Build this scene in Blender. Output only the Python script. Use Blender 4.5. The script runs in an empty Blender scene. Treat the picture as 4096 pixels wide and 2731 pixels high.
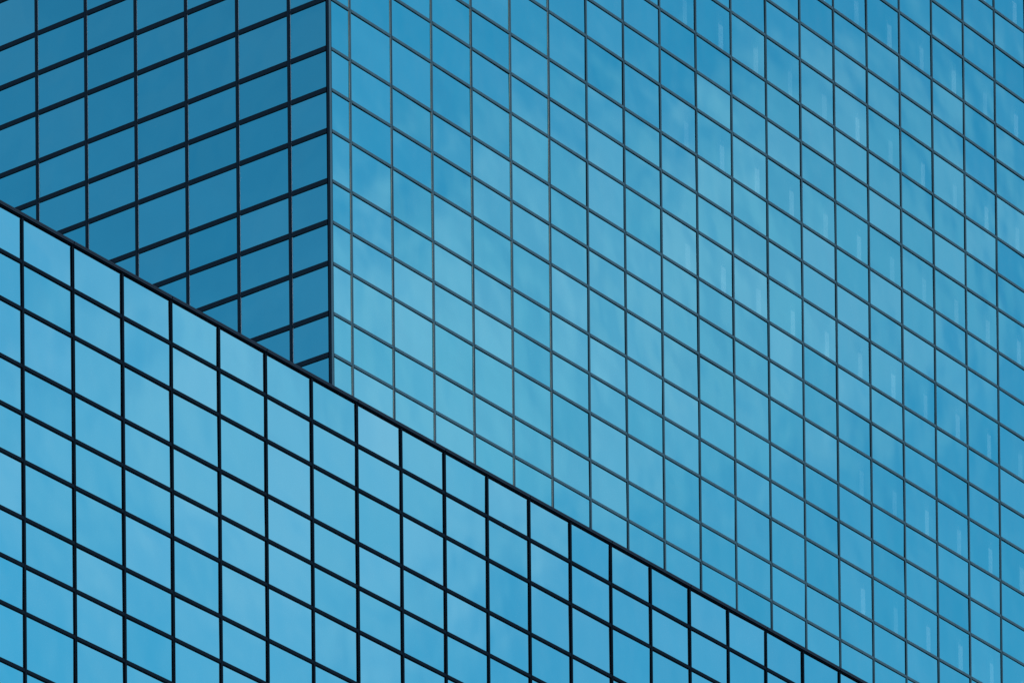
import bpy, math, random
from mathutils import Matrix, Vector
random.seed(7)
C = bpy.context.scene.collection
# ------------------------------------------------------------------ survey
U = 3.6                                   # storey height in metres
SH = 0.3111 * U; TL = U - 2 * SH          # short and tall pane rows
W = 0.5009 * U                            # bay width
TH = 0.9251                               # direction of the long facades
CAMZ = 1.6
F_PX, CX, CY, ROLL, PITCH = 24778.97, 2048.0, 11789.04, 0.0097, 0.0286
TO = (-1.1548 * U, 45.5358 * U); TZ0 = CAMZ + 23.3142 * U     # tower corner, height of row 0
WO = (-3.0233 * U, 39.852 * U);  WZ0 = CAMZ + 18.3601 * U     # first mullion of the low wing, its row 0
OR_, OL_ = 0.2519 * U, 0.3825 * U         # odd first bays at the tower corner

def row(k, z0):
    q, r = divmod(k, 3)
    return z0 - (q * U + (0, TL, TL + SH)[r])
def colR(i): return 0.0 if i == 0 else OR_ + (i - 1) * W
def colL(i): return 0.0 if i == 0 else OL_ + (i - 1) * W
def project(p):
    x, y, z = p[0], p[1], p[2] - CAMZ
    c, s = math.cos(PITCH), math.sin(PITCH)
    yc = c * y + s * z; zc = -s * y + c * z
    cr, sr = math.cos(ROLL), math.sin(ROLL)
    return CX + F_PX * (cr * x - sr * zc) / yc, CY - F_PX * (sr * x + cr * zc) / yc

# ------------------------------------------------------------------ materials
def new_mat(name):
    m = bpy.data.materials.new(name); m.use_nodes = True
    nt = m.node_tree; nt.nodes.clear()
    return m, nt, nt.nodes, nt.links
def mixc(n, l, a, b, f, mode='MIX'):
    x = n.new('ShaderNodeMix'); x.data_type = 'RGBA'; x.blend_type = mode
    for sock, v in ((0, f), (6, a), (7, b)):
        if hasattr(v, 'links'): l.new(v, x.inputs[sock])
        else: x.inputs[sock].default_value = v
    return x.outputs[2]

def glass_mat(name, tint, see=0.0):
    m, nt, n, l = new_mat(name)
    out = n.new('ShaderNodeOutputMaterial')
    geo = n.new('ShaderNodeNewGeometry'); oi = n.new('ShaderNodeObjectInfo')
    add = n.new('ShaderNodeMath'); add.operation = 'ADD'
    l.new(geo.outputs['Random Per Island'], add.inputs[0]); l.new(oi.outputs['Random'], add.inputs[1])
    fr = n.new('ShaderNodeMath'); fr.operation = 'FRACT'; l.new(add.outputs[0], fr.inputs[0])
    ramp = n.new('ShaderNodeMapRange'); l.new(fr.outputs[0], ramp.inputs[0])
    ramp.inputs[3].default_value = 0.0; ramp.inputs[4].default_value = 1.0
    c0 = tuple(t * k for t, k in zip(tint, (0.80, 0.93, 0.945))) + (1,)
    c1 = tuple(min(1, t * k) for t, k in zip(tint, (1.22, 1.035, 1.02))) + (1,)
    col = mixc(n, l, c0, c1, ramp.outputs[0])
    # coated float glass: slight bow and roller wave, faint rain film
    tc = n.new('ShaderNodeTexCoord')
    nz = n.new('ShaderNodeTexNoise'); nz.inputs['Scale'].default_value = 0.55; nz.inputs['Detail'].default_value = 1.5
    l.new(tc.outputs['Object'], nz.inputs['Vector'])
    mp = n.new('ShaderNodeVectorMath'); mp.operation = 'ADD'
    l.new(tc.outputs['Object'], mp.inputs[0]); l.new(oi.outputs['Location'], mp.inputs[1]); l.new(mp.outputs[0], nz.inputs['Vector'])
    bp = n.new('ShaderNodeBump'); bp.inputs['Strength'].default_value = 1.0; bp.inputs['Distance'].default_value = 0.013
    l.new(nz.outputs[0], bp.inputs['Height'])
    film = n.new('ShaderNodeTexNoise'); film.inputs['Scale'].default_value = 1.3; film.inputs['Detail'].default_value = 5
    ms = n.new('ShaderNodeMapping'); ms.inputs['Scale'].default_value = (1.5, 1.5, 0.8)
    l.new(mp.outputs[0], ms.inputs[0]); l.new(ms.outputs[0], film.inputs['Vector'])
    fm = n.new('ShaderNodeMapRange'); fm.inputs[1].default_value = 0.35; fm.inputs[2].default_value = 0.75
    fm.inputs[3].default_value = 0.0; fm.inputs[4].default_value = 0.02
    l.new(film.outputs[0], fm.inputs[0])
    gl = n.new('ShaderNodeBsdfAnisotropic'); gl.inputs['Roughness'].default_value = 0.015
    l.new(col, gl.inputs['Color']); l.new(bp.outputs[0], gl.inputs['Normal'])
    df = n.new('ShaderNodeBsdfDiffuse'); df.inputs['Color'].default_value = (0.20, 0.27, 0.32, 1)
    mx = n.new('ShaderNodeMixShader'); l.new(fm.outputs[0], mx.inputs[0])
    l.new(gl.outputs[0], mx.inputs[1]); l.new(df.outputs[0], mx.inputs[2])
    if see > 0:
        tr = n.new('ShaderNodeBsdfTransparent'); tr.inputs['Color'].default_value = (0.72, 0.87, 0.92, 1)
        m2 = n.new('ShaderNodeMixShader'); m2.inputs[0].default_value = see
        l.new(mx.outputs[0], m2.inputs[1]); l.new(tr.outputs[0], m2.inputs[2])
        clr = n.new('ShaderNodeBsdfTransparent')
        m3 = n.new('ShaderNodeMixShader'); l.new(geo.outputs['Backfacing'], m3.inputs[0])
        l.new(m2.outputs[0], m3.inputs[1]); l.new(clr.outputs[0], m3.inputs[2])
        l.new(m3.outputs[0], out.inputs[0])
    else:
        l.new(mx.outputs[0], out.inputs[0])
    return m

def metal(name, col, rough=0.45, spec=0.5, var=0.25, metallic=0.0, ior=1.5):
    m, nt, n, l = new_mat(name)
    out = n.new('ShaderNodeOutputMaterial'); b = n.new('ShaderNodeBsdfPrincipled')
    tc = n.new('ShaderNodeTexCoord'); nz = n.new('ShaderNodeTexNoise')
    ms = n.new('ShaderNodeMapping'); ms.inputs['Scale'].default_value = (3, 3, 0.7)
    l.new(tc.outputs['Object'], ms.inputs[0]); l.new(ms.outputs[0], nz.inputs['Vector'])
    nz.inputs['Scale'].default_value = 2.5; nz.inputs['Detail'].default_value = 6
    a = tuple(c * (1 - var) for c in col) + (1,); d = tuple(c * (1 + var) for c in col) + (1,)
    l.new(mixc(n, l, a, d, nz.outputs[0]), b.inputs['Base Color'])
    b.inputs['Roughness'].default_value = rough; b.inputs['Specular IOR Level'].default_value = spec
    b.inputs['Metallic'].default_value = metallic; b.inputs['IOR'].default_value = ior
    l.new(b.outputs[0], out.inputs[0])
    return m

TINT = (0.092, 0.69, 0.765)
M = dict(
    glass=glass_mat('reflective_glass', TINT),
    vision=glass_mat('clear_reflective_glass', tuple(min(1.0, t / 0.81) for t in TINT), 0.19),
    wing_glass=glass_mat('wing_reflective_glass', (0.105, 0.70, 0.785)),
    frame=metal('grey_frame', (0.013, 0.040, 0.064), 0.5, 0.5, 0.2, 0.0, 1.08),
    dark=metal('gasket', (0.0008, 0.0018, 0.004), 0.8, 0.5, 0.25, 0.0, 1.02),
    bead=metal('alloy_bead', (0.66, 0.84, 0.90), 0.3, 0.5, 0.1, 0.6),
    black=metal('black_frame', (0.0012, 0.0045, 0.0095), 0.5, 0.5, 0.25, 0.0, 1.04),
    putty=metal('pale_sealant', (0.22, 0.23, 0.22), 0.6, 0.5, 0.6),
    plaster=metal('white_paint', (0.80, 0.80, 0.78), 0.8, 0.2, 0.03),
    cream=metal('cream_paint', (0.62, 0.60, 0.56), 0.8, 0.2, 0.08),
    linen=metal('grey_linen', (0.46, 0.47, 0.48), 0.8, 0.2, 0.15),
    slab=metal('ceiling_board', (0.10, 0.11, 0.15), 0.9, 0.1, 0.05),
    core=metal('core_wall', (0.12, 0.12, 0.13), 0.9, 0.1, 0.1),
    coping=metal('coping_metal', (0.0018, 0.0085, 0.018), 0.55, 0.5, 0.3, 0.0, 1.10),
    roof=metal('roof_membrane', (0.10, 0.10, 0.10), 0.9, 0.2, 0.2),
    ground=metal('paving', (0.18, 0.17, 0.16), 0.9, 0.2, 0.2),
)

# ------------------------------------------------------------------ mesh helpers
class MB:
    def __init__(s): s.v = []; s.f = []; s.m = []
    def box(s, x0, x1, y0, y1, z0, z1, mi=0, M4=None):
        b = len(s.v)
        P = [Vector(p) for p in ((x0,y0,z0),(x1,y0,z0),(x1,y1,z0),(x0,y1,z0),(x0,y0,z1),(x1,y0,z1),(x1,y1,z1),(x0,y1,z1))]
        if M4 is not None: P = [M4 @ p for p in P]
        s.v += [tuple(p) for p in P]
        for q in ((0,3,2,1),(4,5,6,7),(0,1,5,4),(1,2,6,5),(2,3,7,6),(3,0,4,7)):
            s.f.append(tuple(b + i for i in q)); s.m.append(mi)
    def build(s, name, mats, parent, loc=None, bevel=0):
        me = bpy.data.meshes.new(name); me.from_pydata(s.v, [], s.f)
        for m in mats: me.materials.append(m)
        me.polygons.foreach_set('material_index', s.m); me.update()
        o = bpy.data.objects.new(name, me); C.objects.link(o)
        if parent: o.parent = parent
        if loc: o.location = loc
        return o
def thing(name, label, cat, loc, rz=0):
    o = bpy.data.objects.new(name, None); C.objects.link(o)
    o.location = loc; o.rotation_euler = (0, 0, rz); o['label'] = label; o['category'] = cat
    return o

# facade frames inside a building: face 'R' runs along +x looking out along -y, face 'L' runs along +y looking out along -x
def fbox(mb, face, u0, u1, n0, n1, z0, z1, mi=0):
    """u along the facade, n outwards from the glass plane, z up"""
    if face == 'R': mb.box(u0, u1, -n1, -n0, z0, z1, mi)
    else:           mb.box(-n1, -n0, u0, u1, z0, z1, mi)

def mullion(parent, face, u, z0, z1, w, d, split, mats, bead):
    mb = MB()
    fbox(mb, face, u - w/2, u + w/2, -0.09, 0.004, z0, z1, 1)                     # dark gasket bed
    if split:
        g = 0.011
        fbox(mb, face, u - w/2 + .004, u - g, 0.006, d, z0, z1, 0)
        fbox(mb, face, u + g, u + w/2 - .004, 0.006, d, z0, z1, 0)
    else:
        fbox(mb, face, u - w/2 + .004, u + w/2 - .004, 0.006, d, z0, z1, 0)
        fbox(mb, face, u - .018, u + .018, d + .001, d + 0.006, z0, z1, 0)
    if bead:
        # natural alloy glazing bead on the flank that the corner side shows
        fbox(mb, face, u - w/2 - bead, u - w/2 - .001, -0.02, 0.009, z0, z1, 2)
    return mb.build('mullion', mats, parent)

def transom(mb, face, u0, u1, z, h, d):
    fbox(mb, face, u0, u1, -0.09, 0.003, z - h/2, z + h/2, 1)
    fbox(mb, face, u0, u1, 0.005, d, z - h/2 + .004, z + h/2 - .004, 0)
    fbox(mb, face, u0, u1, d + .001, d + .005, z - h/2 + .012, z + h*.18, 0)

def pane_xform(face, u, z):
    tilt = Matrix.Rotation(random.gauss(0, math.radians(.15)), 4, 'X') @ Matrix.Rotation(random.gauss(0, math.radians(.15)), 4, 'Z')
    if face == 'R': return Matrix.Translation((u, 0.005, z)) @ tilt
    return Matrix.Translation((0.005, u, z)) @ Matrix.Rotation(-math.pi/2, 4, 'Z') @ tilt

def pane_box(mb, w, h, M4=None):
    mb.box(-w/2, w/2, 0, 0.012, -h/2, h/2, 0, M4)

# share pane meshes by size and glass
_cache = {}
def pane_obj(parent, face, u, z, w, h, mat):
    key = (round(w, 3), round(h, 3), mat)
    if key not in _cache:
        mb = MB(); pane_box(mb, w, h); o = mb.build('window', [M[mat]], parent); _cache[key] = o
        o.matrix_local = pane_xform(face, u, z); return o
    o = _cache[key].copy(); C.objects.link(o); o.parent = parent
    o.matrix_local = pane_xform(face, u, z)
    return o

def local_to_world(o, p): return (Matrix.Translation(o.location) @ Matrix.Rotation(o.rotation_euler[2], 4, 'Z')) @ Vector(p)

wing_line = []      # coping in picture coordinates, only to rank panes by how much of them can be seen
def visible_area(o, face, u0, u1, z0, z1, cut):
    N = 6; cnt = 0
    q = []
    for a, b in ((u0, z0), (u1, z0), (u1, z1), (u0, z1)):
        q.append(project(local_to_world(o, (a, 0, b) if face == 'R' else (0, a, b))))
    area = abs(sum(q[i][0]*q[(i+1)%4][1] - q[(i+1)%4][0]*q[i][1] for i in range(4))) / 2
    for i in range(N):
        for j in range(N):
            a = u0 + (u1-u0)*(i+.5)/N; b = z0 + (z1-z0)*(j+.5)/N
            x, y = project(local_to_world(o, (a, 0, b) if face == 'R' else (0, a, b)))
            if 0 < x < 4096 and 0 < y < 2731:
                if cut:
                    (xa, ya), (xb, yb) = wing_line
                    if y > ya + (yb-ya)*(x-xa)/(xb-xa): continue
                cnt += 1
    return area * cnt / (N*N)

def glaze(o, cells, cut, keep=100):
    """cells: (face,u0,u1,z0,z1,mat); the largest in view become parts, the rest one part"""
    ranked = []
    for c in cells: ranked.append((visible_area(o, *c[:5], cut), c))
    ranked.sort(key=lambda a: -a[0])
    rest = {}
    for n_, (a, (face, u0, u1, z0, z1, mat)) in enumerate(ranked):
        w = u1 - u0 - .05; h = z1 - z0 - .06; u = (u0+u1)/2; z = (z0+z1)/2
        if n_ < keep and a > 0: pane_obj(o, face, u, z, w, h, mat)
        else: pane_box(rest.setdefault('all', [MB(), []])[0], w, h, pane_xform(face, u, z)); rest['all'][1].append(mat)
    mb, ms = rest['all']
    mats = sorted(set(ms)); mb.m = [mats.index(ms[i // 6]) for i in range(len(mb.f))]
    r = mb.build('window', [M[x] for x in mats], o); r['kind'] = 'stuff'
    print('panes in view', sum(1 for a, _ in ranked if a > 0), 'of', len(ranked))

# ------------------------------------------------------------------ low wing
wing = thing('office_block', 'lower glass office block with thick black window grid and coping, in front of taller tower',
             'building', (WO[0], WO[1], 0), TH)
wi0, wi1 = -3, 22
wtop = row(-2, WZ0)
wing_line = [project(local_to_world(wing, (0, 0, wtop + .06))), project(local_to_world(wing, (17*W, 0, wtop + .06)))]
wf = [M['black'], M['dark'], M['bead']]
FLOORW = 14
for i in range(wi0, wi1 + 1):
    mullion(wing, 'R', i*W, 0.0, wtop - .075, .080, .032, i % 2 == 1, wf, 0)
for k in range(-1, FLOORW):
    mb = MB(); 
    for i in range(wi0, wi1): transom(mb, 'R', i*W + .041, (i+1)*W - .041, row(k, WZ0) + .012, .098, .028)
    mb.build('transom', wf, wing)
mb = MB(); k = FLOORW
while row(k, WZ0) > .5:
    for i in range(wi0, wi1): transom(mb, 'R', i*W + .041, (i+1)*W - .041, row(k, WZ0) + .012, .098, .028)
    k += 1
KW = k
r_ = mb.build('transom', wf, wing); r_['kind'] = 'stuff'
for i in range(wi0 - (wi0 % 2 == 0), wi1, 2):                    # coping lengths, open joints over the split mullions
    a, b = max(wi0, i)*W, min(wi1, i+2)*W
    mb = MB()
    mb.box(a + .012, b - .012, -.060, .30, wtop - .030, wtop + .052, 0)
    mb.box(a + .004, b - .004, -.035, .25, wtop - .062, wtop - .032, 1)
    mb.box(a + .012, b - .012, -.065, -.061, wtop + .004, wtop + .048, 0)
    o = mb.build('coping', [M['coping'], M['dark']], wing)
    bv = o.modifiers.new('bevel', 'BEVEL'); bv.width = .006; bv.segments = 2; bv.limit_method = 'ANGLE'
cells = []
for k in range(-2, KW - 1):
    for i in range(wi0, wi1): cells.append(('R', i*W, (i+1)*W, row(k+1, WZ0), row(k, WZ0) , 'wing_glass'))
glaze(wing, cells, False)
mb = MB(); mb.box(wi0*W, wi1*W, .12, 6.6, 0, wtop - .12)
mb.build('inner_wall', [M['core']], wing)
mb = MB(); mb.box(wi0*W, wi1*W, .26, 6.65, wtop - .115, wtop - .04)
mb.build('roof', [M['roof']], wing)

# ------------------------------------------------------------------ tower
tower = thing('office_tower', 'taller blue glass tower with fine grey grid, its corner rising behind the lower block',
              'building', (TO[0], TO[1], 0), TH)
NR, NL = 24, 13
KT, KB = -20, 11                                       # rows built one by one
ttop = row(KT, TZ0)
tf = [M['frame'], M['dark'], M['bead']]
RSPLIT = {2, 4, 6, 8, 10, 12, 14, 15, 17, 19, 21, 23}
for i in range(1, NR + 1):
    mullion(tower, 'R', colR(i), 0, ttop, .084, .016, i in RSPLIT, [M['frame'], M['dark'], M['putty']], .005 if i <= 6 else 0)
for i in range(1, NL + 1):
    mullion(tower, 'L', colL(i), 0, ttop, .106, .026, False, tf, .013)
mb = MB()                                              # corner post, one upright with a grooved nose
mb.box(-.034, .055, -.034, .055, 0, ttop, 0)
mb.box(-.030, -.0, .056, .085, 0, ttop, 1); mb.box(.056, .080, -.026, .0, 0, ttop, 1)
mb.build('corner_post', tf, tower)
lastR = colR(NR); lastL = colL(NL)
def rowbar(k, face):
    mb = MB(); z = row(k, TZ0) + .010
    col, n = (colR, NR) if face == 'R' else (colL, NL)
    for i in range(n):
        u0 = .088 if i == 0 else col(i) + (.043 if face == 'R' else .056)
        transom(mb, face, u0, col(i+1) - (.050 if face == 'R' else .070), z, .090 if face == 'R' else .140, .020)
    return mb
for k in range(KT + 1, KB):
    for face in ('R', 'L'): rowbar(k, face).build('transom', tf, tower)
for face in ('R', 'L'):
    mb = MB(); k = KB
    while row(k, TZ0) > .5:
        b = rowbar(k, face); off = len(mb.v)
        mb.v += b.v; mb.f += [tuple(i + off for i in f) for f in b.f]; mb.m += b.m; k += 1
    o = mb.build('transom', tf, tower); o['kind'] = 'stuff'
KTB = k
def has_room(i, k): return k % 3 == 0 and ((k <= 0 and i >= 9) or (k > 0 and i >= 14))
cells = []
for k in range(KT, KTB - 1):
    for i in range(NR):
        cells.append(('R', colR(i), colR(i+1), row(k+1, TZ0), row(k, TZ0), 'vision' if has_room(i, k) and k < 12 else 'glass'))
    for i in range(NL):
        cells.append(('L', colL(i), colL(i+1), row(k+1, TZ0), row(k, TZ0), 'glass'))
glaze(tower, cells, True)
# rooms behind the clear panes: ceiling slab, pale round-edged columns set back from the glass
for k in range(-18, 12, 3):
    i0 = 9 if k <= 0 else 14
    zc = row(k, TZ0) + .03
    mb = MB(); mb.box(colR(i0) + .06, lastR - .05, .10, 5.0, zc, zc + .86)
    mb.build('floor_slab', [M['slab']], tower)
    mb = MB(); mb.box(colR(i0) - .04, colR(i0) + .05, .10, 5.0, zc - U + .87, zc)
    mb.build('partition', [M['core']], tower)
    for i in range(i0, NR):
        mb = MB(); x = colR(i) + 1.72 + random.uniform(-.012, .012)
        if x > lastR: continue
        mb.box(x, x + random.uniform(.24, .28), .40, .46, zc - U + .865, zc - .005)
        o = mb.build('inner_column', [M[random.choice(('plaster', 'plaster', 'cream', 'linen'))]], tower)
mb = MB(); mb.box(.15, colR(9) - .10, .15, 5.0, 0, ttop - .2); mb.box(.15, lastR, 5.02, 22, 0, ttop - .2)
mb.build('inner_wall', [M['core']], tower)
mb = MB(); mb.box(.12, lastR, .12, 22.0, ttop - .19, ttop - .02); mb.build('roof', [M['roof']], tower)
mb = MB()
mb.box(-.06, lastR + .05, -.06, .25, ttop + .001, ttop + .12); mb.box(-.06, .25, .252, 22, ttop + .001, ttop + .12)
mb.build('coping', [M['frame']], tower)

# ------------------------------------------------------------------ ground
mb = MB(); mb.v = [(-3000,-3000,0),(3000,-3000,0),(3000,3000,0),(-3000,3000,0)]; mb.f = [(0,1,2,3)]; mb.m = [0]
g = mb.build('ground', [M['ground']], None); g['kind'] = 'structure'

# ------------------------------------------------------------------ daylight
SUN_EL, SX, SY = math.radians(25), 0.939, -0.342
sd = Vector((SX, SY, 0)).normalized() * math.cos(SUN_EL) + Vector((0, 0, math.sin(SUN_EL)))
L = bpy.data.lights.new('sun', 'SUN'); L.energy = 5.0; L.angle = math.radians(.5); L.color = (1, .95, .88)
lo = bpy.data.objects.new('sun', L); C.objects.link(lo)
lo.rotation_euler = sd.to_track_quat('Z', 'Y').to_euler()
wd = bpy.data.worlds.new("World"); bpy.context.scene.world = wd; wd.use_nodes = True
nt = wd.node_tree; n = nt.nodes; l = nt.links; n.clear()
out = n.new('ShaderNodeOutputWorld'); bg = n.new('ShaderNodeBackground'); bg.inputs[1].default_value = .08
sky = n.new('ShaderNodeTexSky'); sky.sky_type = 'NISHITA'; sky.sun_disc = False
sky.sun_elevation = SUN_EL; sky.sun_rotation = math.atan2(SX, SY)
sky.air_density = 1.0; sky.dust_density = 0.3; sky.ozone_density = 2.5
tc = n.new('ShaderNodeTexCoord')
def cloud(scale, detail, lo_, hi_, off, dist=0.0, sc=(1, 1, 1.6)):
    mp = n.new('ShaderNodeMapping'); mp.inputs['Location'].default_value = off; mp.inputs['Scale'].default_value = sc
    nz = n.new('ShaderNodeTexNoise'); nz.inputs['Scale'].default_value = scale; nz.inputs['Detail'].default_value = detail
    nz.inputs['Roughness'].default_value = .5; nz.inputs['Distortion'].default_value = dist
    l.new(tc.outputs['Generated'], mp.inputs[0]); l.new(mp.outputs[0], nz.inputs['Vector'])
    mr = n.new('ShaderNodeMapRange'); mr.interpolation_type = 'SMOOTHSTEP'
    mr.inputs[1].default_value = lo_; mr.inputs[2].default_value = hi_
    l.new(nz.outputs[0], mr.inputs[0]); return mr.outputs[0]
VO = (7.1, 2.7, 1.2)
veil = cloud(11, 1, .30, .72, VO, .2)
wisp = cloud(26, 3, .28, .82, (2.1, .4, .9), .5)
def mirrored(px, py, side=0):
    """where in the sky a sight line of the photograph goes after bouncing off the long facades"""
    a, b = (px - CX) / F_PX, (CY - py) / F_PX
    cr, sr = math.cos(ROLL), math.sin(ROLL); a, b = cr*a + sr*b, -sr*a + cr*b
    c_, s_ = math.cos(PITCH), math.sin(PITCH)
    d = Vector((a, c_ - s_*b, s_ + c_*b)).normalized()
    nn = Vector((-math.cos(TH), -math.sin(TH), 0)) if side else Vector((math.sin(TH), -math.cos(TH), 0))
    return d - 2 * d.dot(nn) * nn
def bank(px, py, deg, amount, side=0):
    """one soft cloud bank standing in that part of the sky"""
    dp = n.new('ShaderNodeVectorMath'); dp.operation = 'DOT_PRODUCT'; dp.inputs[1].default_value = mirrored(px, py, side)
    nrm = n.new('ShaderNodeVectorMath'); nrm.operation = 'NORMALIZE'; l.new(tc.outputs['Generated'], nrm.inputs[0]); l.new(nrm.outputs[0], dp.inputs[0])
    mr = n.new('ShaderNodeMapRange'); mr.interpolation_type = 'SMOOTHERSTEP'
    mr.inputs[1].default_value = math.cos(math.radians(deg)); mr.inputs[2].default_value = 1.0
    mr.inputs[3].default_value = 0; mr.inputs[4].default_value = amount
    l.new(dp.outputs['Value'], mr.inputs[0]); return mr.outputs[0]
def madd(a, k, b):
    m = n.new('ShaderNodeMath'); m.operation = 'MULTIPLY_ADD'
    for q, v in enumerate((a, k, b)):
        if hasattr(v, 'links'): l.new(v, m.inputs[q])
        else: m.inputs[q].default_value = v
    return m.outputs[0]
banks = 0.0
for b in ((3350, 1000, 2.1, .50), (2300, 1300, 2.3, .32), (1500, 1700, 2.4, .24), (150, 1150, 2.8, .24), (900, 2100, 3.0, .22), (3000, 2300, 2.2, .12),
          (700, 1150, 1.7, .03, 1), (1200, 250, .9, .10, 1)):
    banks = madd(bank(*b), 1.0, banks)
rag = madd(veil, .5, .58)                              # ragged, not even
mu_out = madd(wisp, .09, madd(veil, .06, madd(banks, rag, 0.0)))
sep = n.new('ShaderNodeSeparateXYZ'); l.new(tc.outputs['Generated'], sep.inputs[0])
hz = n.new('ShaderNodeMapRange'); hz.inputs[1].default_value = .47; hz.inputs[2].default_value = .30     # paler sky lower down
hz.inputs[3].default_value = 0; hz.inputs[4].default_value = .10; l.new(sep.outputs[2], hz.inputs[0])
ad = n.new('ShaderNodeMath'); ad.operation = 'ADD'; l.new(hz.outputs[0], ad.inputs[0]); l.new(mu_out, ad.inputs[1])
bw = n.new('ShaderNodeRGBToBW'); l.new(sky.outputs[0], bw.inputs[0])                      # cloud brightness follows the sky round it
cl = n.new('ShaderNodeVectorMath'); cl.operation = 'SCALE'; cl.inputs[0].default_value = (3.6, 1.72, 2.14); l.new(bw.outputs[0], cl.inputs[3])
x = mixc(n, l, sky.outputs[0], cl.outputs[0], ad.outputs[0])
l.new(x, bg.inputs[0]); l.new(bg.outputs[0], out.inputs[0])

# ------------------------------------------------------------------ camera: level view camera with a risen lens
cam = bpy.data.cameras.new('camera'); co = bpy.data.objects.new('camera', cam); C.objects.link(co)
cam.sensor_fit = 'HORIZONTAL'; cam.sensor_width = 36; cam.lens = F_PX / 4096 * 36
cam.shift_x = -(CX - 2048) / 4096; cam.shift_y = (CY - 1365.5) / 4096
cam.clip_start = 1; cam.clip_end = 8000
c, s = math.cos(PITCH), math.sin(PITCH); cr, sr = math.cos(ROLL), math.sin(ROLL)
fw = Vector((0, c, s)); up0 = Vector((0, -s, c)); X = Vector((1, 0, 0))
right = cr * X - sr * up0; up = sr * X + cr * up0
Mx = Matrix((right, up, -fw)).transposed().to_4x4(); Mx.translation = (0, 0, CAMZ)
co.matrix_world = Mx
sc = bpy.context.scene; sc.camera = co
sc.view_settings.view_transform = 'Standard'; sc.view_settings.look = 'None'; sc.view_settings.gamma = 1
sc.view_settings.exposure = 0.66
sc.cycles.max_bounces = 8; sc.cycles.transparent_max_bounces = 12
